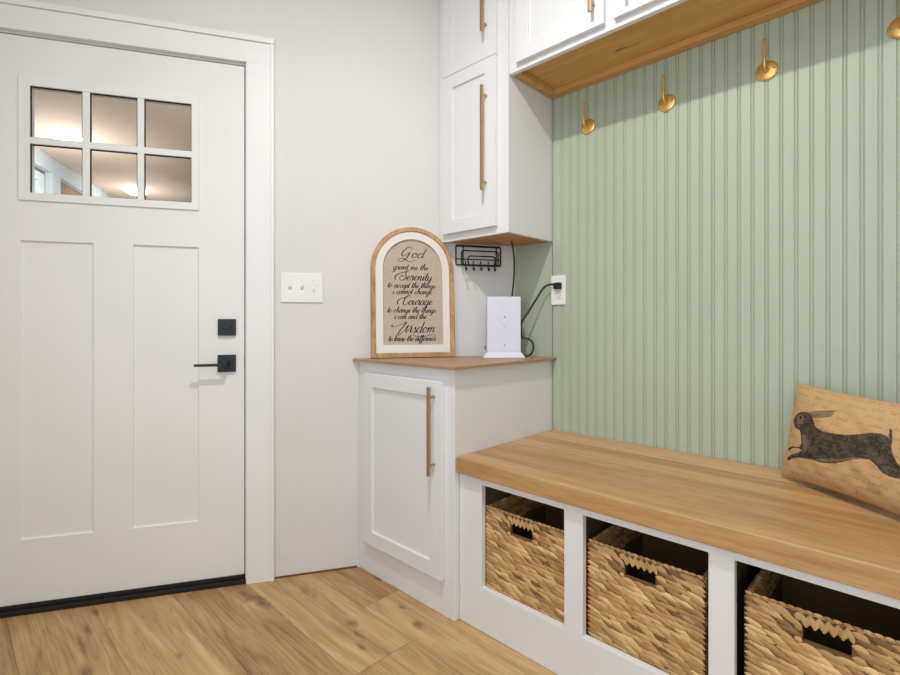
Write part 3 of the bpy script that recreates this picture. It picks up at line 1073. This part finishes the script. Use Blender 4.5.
# ------------------------------------------------------------------ wire letter rack
def rack():
    t = thing('wire_rack', DW(.17, 1.33, 0), 'small black wire letter rack with key hooks under the wall cabinet', 'rack')
    def loop(s0, s1, z0, z1, d, r=.010):
        out = []
        for cx, cz, a0 in ((s1 - r, z1 - r, 0), (s0 + r, z1 - r, 90), (s0 + r, z0 + r, 180), (s1 - r, z0 + r, 270)):
            for k in range(5):
                a = math.radians(a0 + k * 22.5)
                out.append(DW(cx + r * math.cos(a), cz + r * math.sin(a), d))
        return out
    bm = bmesh.new()
    tube(bm, loop(.064, .279, 1.291, 1.378, .005, .008), .0031, 8, closed=True)
    tube(bm, [DW(.066, 1.3765, .007), DW(.277, 1.3765, .007)], .0046, 8)
    tube(bm, [DW(.064, 1.318, .004), DW(.279, 1.318, .004)], .0024, 8)
    for s in (.245, .085): tube(bm, [DW(s, 1.378, .004), DW(s, 1.291, .004)], .0026, 8)
    obj('back_frame', bm, M_WIRE, t, smooth=True)
    for s0, s1, z1, d in ((.088, .262, 1.352, .034), (.112, .240, 1.325, .060)):
        bm = bmesh.new()
        tube(bm, loop(s0, s1, 1.286, z1, d, .012), .0031, 8, closed=True)
        obj('divider', bm, M_WIRE, t, smooth=True)
    bm = bmesh.new()
    for s in (.10, .125, .175, .225, .25):
        tube(bm, [DW(s, 1.2925, .004), DW(s, 1.287, .034), DW(s, 1.2865, .0605)], .0016, 8)
    tube(bm, [DW(.088, 1.2865, .0605), DW(.262, 1.2865, .0605)], .0028, 8)
    obj('shelf', bm, M_WIRE, t, smooth=True)
    for s in (.252, .217, .182, .147, .117):
        bm = bmesh.new()
        pts = [DW(s, 1.303, .0625), DW(s, 1.28, .0625), DW(s, 1.266, .064), DW(s, 1.261, .071), DW(s, 1.266, .077), DW(s, 1.273, .078)]
        tube(bm, spline(pts, 4), .0026, 8)
        obj('key_hook', bm, M_WIRE, t, smooth=True)
rack()

# ------------------------------------------------------------------ framed sign with brush script
GLY = {
    'a': (1.02, [[(.8, .85), (.5, 1.02), (.14, .62), (.14, .12), (.42, .0), (.76, .5), (.84, 1.0)], [(.84, 1.0), (.76, .25), (.9, 0), (1.1, .2)]]),
    'c': (.82, [[(.72, .8), (.52, 1.02), (.16, .7), (.12, .25), (.38, 0), (.65, .08), (.9, .3)]]),
    'd': (1.02, [[(.8, .85), (.5, 1.02), (.14, .62), (.14, .12), (.42, .0), (.76, .5), (.9, 1.4)], [(.95, 2.05), (.84, 1.0), (.76, .25), (.9, 0), (1.1, .2)]]),
    'e': (.80, [[(0, .25), (.42, .48), (.64, .8), (.44, 1.02), (.17, .7), (.14, .25), (.38, 0), (.65, .08), (.88, .3)]]),
    'f': (.66, [[(0, .25), (.45, 1.1), (.72, 1.85), (.58, 2.05), (.38, 1.6), (.3, .4), (.24, -.6), (.3, -.95), (.48, -.7), (.4, -.05), (.75, .25)]]),
    'g': (1.02, [[(.8, .85), (.5, 1.02), (.14, .62), (.14, .12), (.42, .0), (.76, .5), (.84, 1.0)], [(.84, 1.0), (.76, .1), (.62, -.8), (.3, -1.0), (.12, -.72), (.5, -.25), (1.1, .25)]]),
    'h': (1.04, [[(0, .25), (.42, 1.2), (.58, 1.9), (.42, 2.05), (.28, 1.4), (.2, 0)], [(.22, .35), (.52, .95), (.76, .9), (.74, .3), (.84, 0), (1.1, .2)]]),
    'i': (.52, [[(0, .25), (.24, 1.0), (.2, .25), (.32, 0), (.56, .2)], [(.30, 1.42), (.36, 1.55)]]),
    'k': (1.0, [[(0, .25), (.42, 1.2), (.58, 1.9), (.42, 2.05), (.28, 1.4), (.2, 0)], [(.22, .4), (.6, 1.0), (.72, .78), (.36, .52), (.72, .02), (1.06, .2)]]),
    'm': (1.45, [[(0, .6), (.17, 1.0), (.2, .55), (.15, 0)], [(.17, .4), (.46, .98), (.62, .85), (.58, 0)], [(.6, .4), (.9, .98), (1.1, .88), (1.08, .3), (1.2, 0), (1.5, .2)]]),
    'n': (1.0, [[(0, .6), (.17, 1.0), (.2, .55), (.15, 0)], [(.17, .4), (.48, .98), (.7, .88), (.68, .3), (.78, 0), (1.05, .2)]]),
    'o': (.86, [[(.48, 1.02), (.16, .75), (.12, .25), (.4, 0), (.7, .3), (.7, .78), (.46, 1.02), (.62, .8), (.92, .85)]]),
    'p': (.98, [[(0, .5), (.22, 1.02), (.15, 0), (.04, -1.0)], [(.17, .45), (.48, 1.0), (.76, .75), (.66, .15), (.4, 0), (.25, .1)], [(.5, .02), (.75, .05), (1.05, .3)]]),
    'r': (.76, [[(0, .25), (.22, 1.15), (.32, .92), (.56, .92), (.5, .3), (.6, 0), (.82, .2)]]),
    's': (.66, [[(0, .2), (.36, 1.08), (.38, .78), (.58, .35), (.38, 0), (.1, .12)], [(.42, .03), (.7, .2)]]),
    't': (.58, [[(0, .25), (.34, 1.75), (.24, .4), (.36, 0), (.64, .2)], [(.06, 1.12), (.62, 1.2)]]),
    'u': (1.04, [[(0, .5), (.17, 1.0), (.13, .3), (.3, 0), (.62, .4), (.78, 1.0)], [(.78, 1.0), (.72, .22), (.84, 0), (1.1, .2)]]),
    'w': (1.2, [[(0, .5), (.17, 1.0), (.15, .2), (.36, 0), (.58, .4), (.64, 1.0)], [(.64, 1.0), (.6, .2), (.82, 0), (1.02, .5), (1.04, 1.0), (1.25, .85)]]),
    'y': (1.02, [[(0, .5), (.17, 1.0), (.13, .3), (.3, 0), (.62, .4), (.78, 1.0)], [(.78, 1.0), (.72, .1), (.58, -.8), (.28, -1.0), (.1, -.72), (.5, -.25), (1.1, .25)]]),
    'G': (1.75, [[(1.35, 1.62), (1.38, 2.1), (1.05, 2.28), (.6, 1.95), (.3, 1.25), (.3, .6), (.62, .3), (1.05, .65), (1.35, 1.2)],
                [(1.35, 1.2), (1.3, .4), (1.1, -.35), (.65, -.85), (.15, -.75), (.1, -.35), (.55, -.2), (1.1, -.4), (1.6, -.8), (2.2, -.85), (2.7, -.4)]]),
    'S': (1.25, [[(1.5, 1.75), (1.3, 2.25), (.88, 2.1), (.78, 1.6), (1.02, 1.0), (.95, .35), (.45, -.05), (-.1, .2), (-.2, .75), (.2, 1.1), (.5, .8)],
                [(.8, 2.0), (-.2, 1.7), (-1.0, 1.2), (-1.2, .5), (-.95, .05)]]),
    'C': (1.55, [[(1.5, 1.7), (1.42, 2.2), (1.05, 2.2), (.5, 1.5), (.35, .6), (.62, .02), (1.15, .2), (1.6, .7)],
                [(.95, 1.9), (.1, 1.6), (-.7, 1.3), (-1.0, .75), (-.9, .25), (-.65, .1)]]),
    'W': (1.75, [[(-1.55, 1.45), (-1.45, 1.1), (-.8, 1.2), (.2, 1.65), (.78, 2.05)],
                [(.78, 2.05), (.6, 1.5), (.12, .5), (-.05, -.2), (.12, -.5), (.6, .1), (1.1, 1.2), (1.28, 1.45)], [(1.28, 1.45), (1.12, .4), (1.2, .02), (1.55, .55), (1.75, 1.25), (1.95, 1.0)]]),
}


def script_polys(text, size, slant=.30):
    """2-D polylines (x, y) of a line of script; size is the x-height"""
    out = []; x = 0
    for ch in text:
        if ch == ' ':
            x += .62; continue
        adv, st = GLY[ch]
        for s in st:
            pl = spline([(px, py, 0) for px, py in s], 7)
            out.append([((p.x + x + slant * p.y) * size, p.y * size) for p in pl])
        x += adv
    return out, x * size


def sign():
    base = DW(.478, .8845, .052)
    lean = math.radians(3.6)
    U = Vector((CT, ST, 0))                      # to the viewer's right along the wall
    W0 = Vector((ST, -CT, 0))
    Vv = Vector((0, 0, 1)) * math.cos(lean) - W0 * math.sin(lean)
    W = W0 * math.cos(lean) + Vector((0, 0, 1)) * math.sin(lean)
    M = lambda u, v, d: base + U * u + Vv * v + W * (d - .032)
    t = thing('framed_sign', base, 'arched wood-framed linen prayer sign leaning on the wall above the counter', 'sign')
    hw, ht = .181, .563
    def arch(w, v0, top, n=28):
        r = w
        pts = [(w, v0)]
        for k in range(n + 1):
            a = math.pi * k / n
            pts.append((r * math.cos(a), top - r + r * math.sin(a)))
        pts.append((-w, v0))
        return pts
    def ring(bm, A, B, d0, d1):
        n = len(A)
        Q = [[bm.verts.new(M(u, v, d)) for u, v in P] for d in (d0, d1) for P in (A, B)]
        a0, b0_, a1, b1 = Q
        for i in range(n):
            j = (i + 1) % n
            bm.faces.new((a1[i], a1[j], b1[j], b1[i])); bm.faces.new((a0[j], a0[i], b0_[i], b0_[j]))
            bm.faces.new((a0[i], a0[j], a1[j], a1[i])); bm.faces.new((b0_[j], b0_[i], b1[i], b1[j]))
    A = arch(hw, 0.0, ht); B = arch(hw - .018, .019, ht - .018); C = arch(hw - .050, .054, ht - .052)
    bm = bmesh.new(); ring(bm, A, B, 0, .030); obj('outer_frame', bm, M_SIGNWOOD, t, bevel=.0012)
    bm = bmesh.new(); ring(bm, arch(hw - .0185, .0195, ht - .0185), C, .004, .024); obj('inner_frame', bm, M_SIGNWHITE, t, bevel=.001, label='whitewashed inner frame')
    bm = bmesh.new()
    cl = arch(hw - .0505, .0545, ht - .0525)
    a = [bm.verts.new(M(u, v, .008)) for u, v in cl]; b_ = [bm.verts.new(M(u, v, .014)) for u, v in cl]
    bm.faces.new(a[::-1]); bm.faces.new(b_)
    for i in range(len(cl)): bm.faces.new((a[i], a[(i + 1) % len(cl)], b_[(i + 1) % len(cl)], b_[i]))
    obj('linen_panel', bm, M_LINEN, t, label='beige linen panel')
    # lettering: thick and thin ribbons
    lines = [('God', .432, .0205, -.004, 1.08, .110), ('grant me the', .379, .0125, -.008, 1.08, .154), ('Serenity', .333, .0185, .016, 1.08, .140), ('to accept the things', .300, .0122, -.005, 1.08, .210),
             ('i cannot change', .2735, .0122, -.002, 1.08, .172), ('Courage', .2265, .0185, .018, 1.08, .136), ('to change the things', .193, .0122, -.006, 1.08, .212), ('i can and the', .1655, .0122, -.012, 1.08, .140),
             ('Wisdom', .1065, .0225, .018, 1.12, .158), ('to know the difference', .0705, .0122, -.004, 1.08, .208)]
    bm = bmesh.new()
    for text, v0, size, du, th, wanted in lines:
        pol, wd = script_polys(text, size)
        k = wanted / wd
        for pl in pol:
            pl = [(x * k, y) for x, y in pl]
            n = len(pl)
            L_, R_ = [], []
            for i, (x, y) in enumerate(pl):
                x0, y0 = pl[max(0, i - 1)]; x1, y1 = pl[min(n - 1, i + 1)]
                dx, dy = x1 - x0, y1 - y0; ln = math.hypot(dx, dy) or 1e-9
                down = max(0, -dy / ln)
                hwid = (.0006 + .0009 * down) * th * (1.25 if size > .014 else 1.0)
                if i in (0, n - 1): hwid *= .6
                nx, ny = -dy / ln, dx / ln
                u = du + x - wanted / 2 - .1 * size
                L_.append((u + nx * hwid, v0 + y + ny * hwid)); R_.append((u - nx * hwid, v0 + y - ny * hwid))
            lo = [[bm.verts.new(M(u, v, d)) for u, v in P] for d in (.0142, .0150) for P in (L_, R_)]
            for i in range(n - 1):
                for p, q in ((0, 1), (2, 3), (0, 2), (1, 3)):
                    bm.faces.new((lo[p][i], lo[p][i + 1], lo[q][i + 1], lo[q][i]))
    # flourish under Wisdom
    fl = spline([(.0, .098, 0), (.012, .089, 0), (.04, .087, 0), (.075, .096, 0), (.09, .098, 0), (.098, .092, 0), (.09, .089, 0)], 6)
    for i in range(len(fl) - 1):
        p, q = fl[i], fl[i + 1]; dx, dy = q.x - p.x, q.y - p.y; ln = math.hypot(dx, dy) or 1e-9
        nx, ny = -dy / ln * .0009, dx / ln * .0009
        quad(bm, [M(p.x + nx, p.y + ny, .015), M(q.x + nx, q.y + ny, .015), M(q.x - nx, q.y - ny, .015), M(p.x - nx, p.y - ny, .015)])
    obj('lettering', bm, M_INK, t, label='black brush script lettering')
sign()

# ------------------------------------------------------------------ hare pillow
def pillow():
    Wd, Hd, Tk = .50, 0.2820, 0.1205
    base = Vector((0.8542, -0.1016, .5705))
    yaw = math.radians(-36.73)
    lean = math.radians(12.06); roll = math.radians(-0.59)
    U = Vector((math.cos(yaw), math.sin(yaw), 0))
    F = Vector((math.sin(yaw), -math.cos(yaw), 0))          # outward face direction, level
    V = Vector((0, 0, 1)) * math.cos(lean) - F * math.sin(lean)
    W = F * math.cos(lean) + Vector((0, 0, 1)) * math.sin(lean)
    U, V = U * math.cos(roll) + V * math.sin(roll), V * math.cos(roll) - U * math.sin(roll)
    nu, nv = 420, 252
    uu, vv = np.meshgrid(np.linspace(0, 1, nu + 1), np.linspace(0, 1, nv + 1))
    a = 2 * uu - 1; b_ = 2 * vv - 1
    prof = (np.clip(1 - np.abs(a) ** 2.6, 0, 1) * np.clip(1 - np.abs(b_) ** 2.2, 0, 1)) ** .5
    # edges draw in between the pointed corners
    px = Wd * (uu - .5) * (1 - .05 * (1 - b_ ** 2) ** 1.0) + Wd / 2
    py = Hd * (vv - .5) * (1 - 0.100 * (1 - np.abs(a) ** 1.7)) + Hd / 2
    th = Tk / 2 * prof
    th = th + .003 * prof * (np.sin(uu * 17 + vv * 4) * np.sin(vv * 11 + 1.0)) + .002 * prof * np.sin(uu * 43 + 2 * vv) * np.cos(vv * 29)
    front = np.stack([px, py, th], -1).reshape(-1, 3)
    back = np.stack([px, py, -th * .8], -1).reshape(-1, 3)
    # print
    col = np.zeros((nv + 1, nu + 1, 4)); col[..., 3] = 1
    rs = np.random.RandomState(3)
    nz = rs.rand(nv + 1, nu + 1)
    base_c = np.array(lin(204, 166, 120)[:3]); alt_c = np.array(lin(186, 146, 101)[:3])
    k = (nz * .7)[..., None]
    col[..., :3] = base_c * (1 - k) + alt_c * k
    CU = [-0.38314, 0.68511, -0.97646, 1.65508, -1.24704, 1.87014, 0.30113, -2.09871, 1.36806, -2.04031, 1.04552, 0.00556, 1.16678, -0.42365, -0.24363]
    CV = [1.03354, -1.53426, 0.14151, -0.09258, -0.12864, 0.52488, -0.41058, 0.2318, 0.16887, -0.28701, 0.6253, -0.16497, 0.01885, -0.16587, 0.01897]
    def crop_uv(X, Y):
        x, y = X / 585, Y / 675
        bs = [x ** i * y ** j for i in range(5) for j in range(5 - i)]
        return sum(p * q for p, q in zip(bs, CU)), sum(p * q for p, q in zip(bs, CV))
    def inside(poly):
        P = np.array(poly); x, y = uu, vv; r = np.zeros_like(x, bool)
        n = len(P)
        for i in range(n):
            x0, y0 = P[i]; x1, y1 = P[(i + 1) % n]
            c = ((y0 > y) != (y1 > y)) & (x < (x1 - x0) * (y - y0) / ((y1 - y0) if abs(y1 - y0) > 1e-9 else 1e-9) + x0)
            r ^= c
        return r
    def dist(poly):
        d = np.full(uu.shape, 9.0); P = [(p[0] * Wd, p[1] * Hd) for p in poly]
        X, Y = uu * Wd, vv * Hd
        for (x0, y0), (x1, y1) in zip(P[:-1], P[1:]):
            dx, dy = x1 - x0, y1 - y0; l2 = dx * dx + dy * dy + 1e-12
            tt = np.clip(((X - x0) * dx + (Y - y0) * dy) / l2, 0, 1)
            d = np.minimum(d, np.hypot(X - x0 - tt * dx, Y - y0 - tt * dy))
        return d
    ink = np.array(lin(62, 54, 46)[:3]); mid = np.array(lin(112, 98, 82)[:3])
    def put(mask, colr, amt):
        m = (mask * amt)[..., None]
        col[..., :3] = col[..., :3] * (1 - m) + colr * m
    # faint handwriting in rows
    rr = random.Random(4)
    mask = np.zeros(uu.shape)
    v = .06
    while v < .96:
        u = .03 + rr.random() * .03
        while u < .97:
            n = rr.randint(3, 9); pts = []
            for i in range(n * 3):
                pts.append((u + i * .0042, v + rr.uniform(-.011, .011) + (.022 if rr.random() < .12 else 0)))
            i0, i1 = max(0, int((u - .02) * nu)), min(nu, int((u + n * 3 * .0042 + .02) * nu))
            sub = (slice(max(0, int((v - .06) * nv)), min(nv + 1, int((v + .07) * nv))), slice(i0, i1 + 1))
            X, Y = uu[sub] * Wd, vv[sub] * Hd
            d = np.full(X.shape, 9.0)
            for (x0, y0), (x1, y1) in zip(pts[:-1], pts[1:]):
                x0 *= Wd; x1 *= Wd; y0 *= Hd; y1 *= Hd
                dx, dy = x1 - x0, y1 - y0; l2 = dx * dx + dy * dy + 1e-12
                tt = np.clip(((X - x0) * dx + (Y - y0) * dy) / l2, 0, 1)
                d = np.minimum(d, np.hypot(X - x0 - tt * dx, Y - y0 - tt * dy))
            mask[sub] = np.maximum(mask[sub], np.clip(1.4 - d / .0009, 0, 1) * rr.uniform(.35, .9))
            u += n * 3 * .0042 + rr.uniform(.015, .06)
        v += .075
    put(mask, np.array(lin(120, 86, 56)[:3]), .7)
    bodyp = [(108, 238), (106, 222), (112, 208), (126, 195), (150, 188), (175, 190), (190, 203), (198, 235), (212, 260), (240, 276), (290, 286), (340, 291), (400, 286), (455, 282), (505, 287), (535, 302),
             (552, 335), (560, 385), (572, 420), (600, 445), (660, 470), (720, 490), (760, 480), (790, 500), (770, 520), (700, 520), (640, 512), (590, 492), (545, 482), (510, 464), (480, 430), (455, 404),
             (420, 400), (380, 402), (330, 410), (280, 420), (225, 416), (185, 402), (140, 396), (105, 398), (84, 410), (79, 396), (95, 382), (130, 373), (148, 362), (132, 352), (108, 352), (86, 364), (80, 354), (105, 344),
             (138, 348), (150, 330), (146, 300), (136, 272), (118, 262)]
    earA = [(176, 196), (205, 188), (240, 184), (292, 183), (270, 192), (230, 199), (190, 206)]
    earB = [(188, 204), (230, 203), (286, 195), (268, 207), (235, 214), (198, 214)]
    tail = [(543, 330), (541, 300), (544, 272), (551, 262), (557, 276), (555, 335)]
    T = lambda P: [crop_uv(*p) for p in P]
    fur = np.zeros(uu.shape)
    for s_, am in ((6, .5), (2, .5)):
        g = rs.rand(nv // s_ + 3, nu // (s_ * 2) + 3)
        yi = np.linspace(0, g.shape[0] - 1.01, nv + 1); xi = np.linspace(0, g.shape[1] - 1.01, nu + 1)
        fur += am * g[yi.astype(int)][:, xi.astype(int)]
    furc = ink + (mid - ink) * (np.clip(fur * 1.5 - .45, 0, 1) * .8)[..., None]
    for P in (bodyp, tail):
        m = inside(T(P)).astype(float)[..., None]
        col[..., :3] = col[..., :3] * (1 - m) + furc * m
    # paler belly, cheek and shoulder of the engraving
    for P, am in (([(150, 290), (168, 300), (172, 340), (170, 375), (150, 372), (154, 330)], .45), ([(200, 405), (270, 416), (330, 405), (430, 398), (380, 392), (300, 400), (220, 396)], .5),
                  ([(120, 205), (150, 198), (158, 225), (145, 245), (124, 240)], .45)):
        put(inside(T(P)).astype(float) * (nz > .35), np.array(lin(170, 146, 116)[:3]), am)
    for P in (earA, earB):
        put(inside(T(P)).astype(float), np.array(lin(128, 108, 86)[:3]), .85)
        q = T(P + P[:1]); put(np.clip(1.5 - dist(q) / .0009, 0, 1), ink, .85)
    ex, ey = crop_uv(140, 214)
    put((np.hypot((uu - ex) * Wd, (vv - ey) * Hd) < .0045).astype(float), np.array(lin(20, 17, 15)[:3]), 1)
    for P in ([(84, 404), (110, 392), (150, 388)], [(84, 360), (112, 347), (140, 352)], [(150, 330), (160, 360), (175, 385)], [(480, 300), (500, 340), (490, 390)]):
        put(np.clip(1.5 - dist(T(P)) / .0012, 0, 1), np.array(lin(30, 26, 22)[:3]), .8)
    n1 = (nv + 1) * (nu + 1)
    idx = np.arange(n1).reshape(nv + 1, nu + 1)
    # coarser back
    q1 = np.stack([idx[:-1, :-1], idx[:-1, 1:], idx[1:, 1:], idx[1:, :-1]], -1).reshape(-1, 4)
    q2 = (np.stack([idx[:-1, :-1], idx[1:, :-1], idx[1:, 1:], idx[:-1, 1:]], -1) + n1).reshape(-1, 4)
    co = np.vstack([front, back])
    B3 = np.array([list(U), list(V), list(W)])
    world = co @ B3
    zoff = 0.0
    me = bpy.data.meshes.new('pillow')
    me.from_pydata(world.tolist(), [], np.vstack([q1, q2]).tolist())
    plain = np.zeros((n1, 4)); plain[:, :3] = (base_c + alt_c) / 2; plain[:, 3] = 1
    at = me.color_attributes.new('print', 'FLOAT_COLOR', 'POINT')
    at.data.foreach_set('color', np.vstack([col.reshape(-1, 4), plain]).astype(np.float32).ravel())
    me.materials.append(color_attr_material('burlap_print', 'print'))
    bm = bmesh.new(); bm.from_mesh(me); bmesh.ops.remove_doubles(bm, verts=bm.verts, dist=1e-6); bm.to_mesh(me); bm.free()
    for p in me.polygons: p.use_smooth = True
    o = bpy.data.objects.new('pillow', me); COL.objects.link(o)
    zmin = world[:, 2].min()
    o.location = (base.x, base.y, .5700 - zmin)
    o['label'] = 'burlap lumbar pillow printed with a running hare on the bench'; o['category'] = 'pillow'
pillow()

# ------------------------------------------------------------------ light
def area(name, loc, rot, size, power, color, size_y=None, shape='RECTANGLE'):
    l = bpy.data.lights.new(name, 'AREA')
    l.shape = shape; l.size = size; l.size_y = size_y or size
    l.energy = power; l.color = color
    o = bpy.data.objects.new(name, l); COL.objects.link(o)
    o.location = loc; o.rotation_euler = rot
    return o


def point(name, loc, power, r, color):
    l = bpy.data.lights.new(name, 'POINT'); l.energy = power; l.shadow_soft_size = r; l.color = color
    o = bpy.data.objects.new(name, l); COL.objects.link(o); o.location = loc
    return o


WARM = (1.0, .985, .97)
area('ceiling_downlight', (.54, -1.34, 2.60), (0, 0, 0), .09, 22, WARM, .09, 'DISK')
area('rear_fill_light', ((WX0 + WX1) / 2, Y_F + .02, (WZ0 + WZ1) / 2), (math.radians(90), 0, 0), WX1 - WX0, 29, (.76, .89, 1.0), WZ1 - WZ0)  # soft fill added behind the camera, sized to the added opening
area('room_fill_light', (1.5, -2.2, H_CEIL - .03), (0, 0, 0), .9, 8, WARM, .9)  # unseen overhead panel added as room fill
for dep, p in ((2.78, 24), (4.45, 16)):
    c = DW(2.80, 2.1, -dep)
    point('porch_lamp_and_fill', c, p, .12, (1.0, .94, .88))
point('porch_lamp_and_fill', DW(1.3, 1.6, -1.6), 26, .2, (1.0, .97, .93))  # added fill for the porch, no lamp hangs here

w = bpy.data.worlds.new('World'); S.world = w
w.use_nodes = True
sky = w.node_tree.nodes.new('ShaderNodeTexSky')
sky.sky_type = 'HOSEK_WILKIE'
w.node_tree.links.new(sky.outputs[0], w.node_tree.nodes['Background'].inputs[0])
w.node_tree.nodes['Background'].inputs[1].default_value = .5

# ------------------------------------------------------------------ camera
cam = bpy.data.cameras.new('camera')
cam.sensor_fit = 'HORIZONTAL'; cam.sensor_width = 36.0
cam.lens = 491.8 / 900 * 36
cam.shift_y = -14.06 / 900
cam.clip_start = .02
co = bpy.data.objects.new('camera', cam); COL.objects.link(co)
co.location = (1.1625, -1.8463, 1.0287)
co.rotation_euler = (math.radians(90), 0, math.radians(43.906))
S.camera = co

S.view_settings.view_transform = 'Standard'
S.view_settings.look = 'None'
S.view_settings.gamma = 1.0
S.view_settings.use_curve_mapping = False
S.view_settings.exposure = 0.10
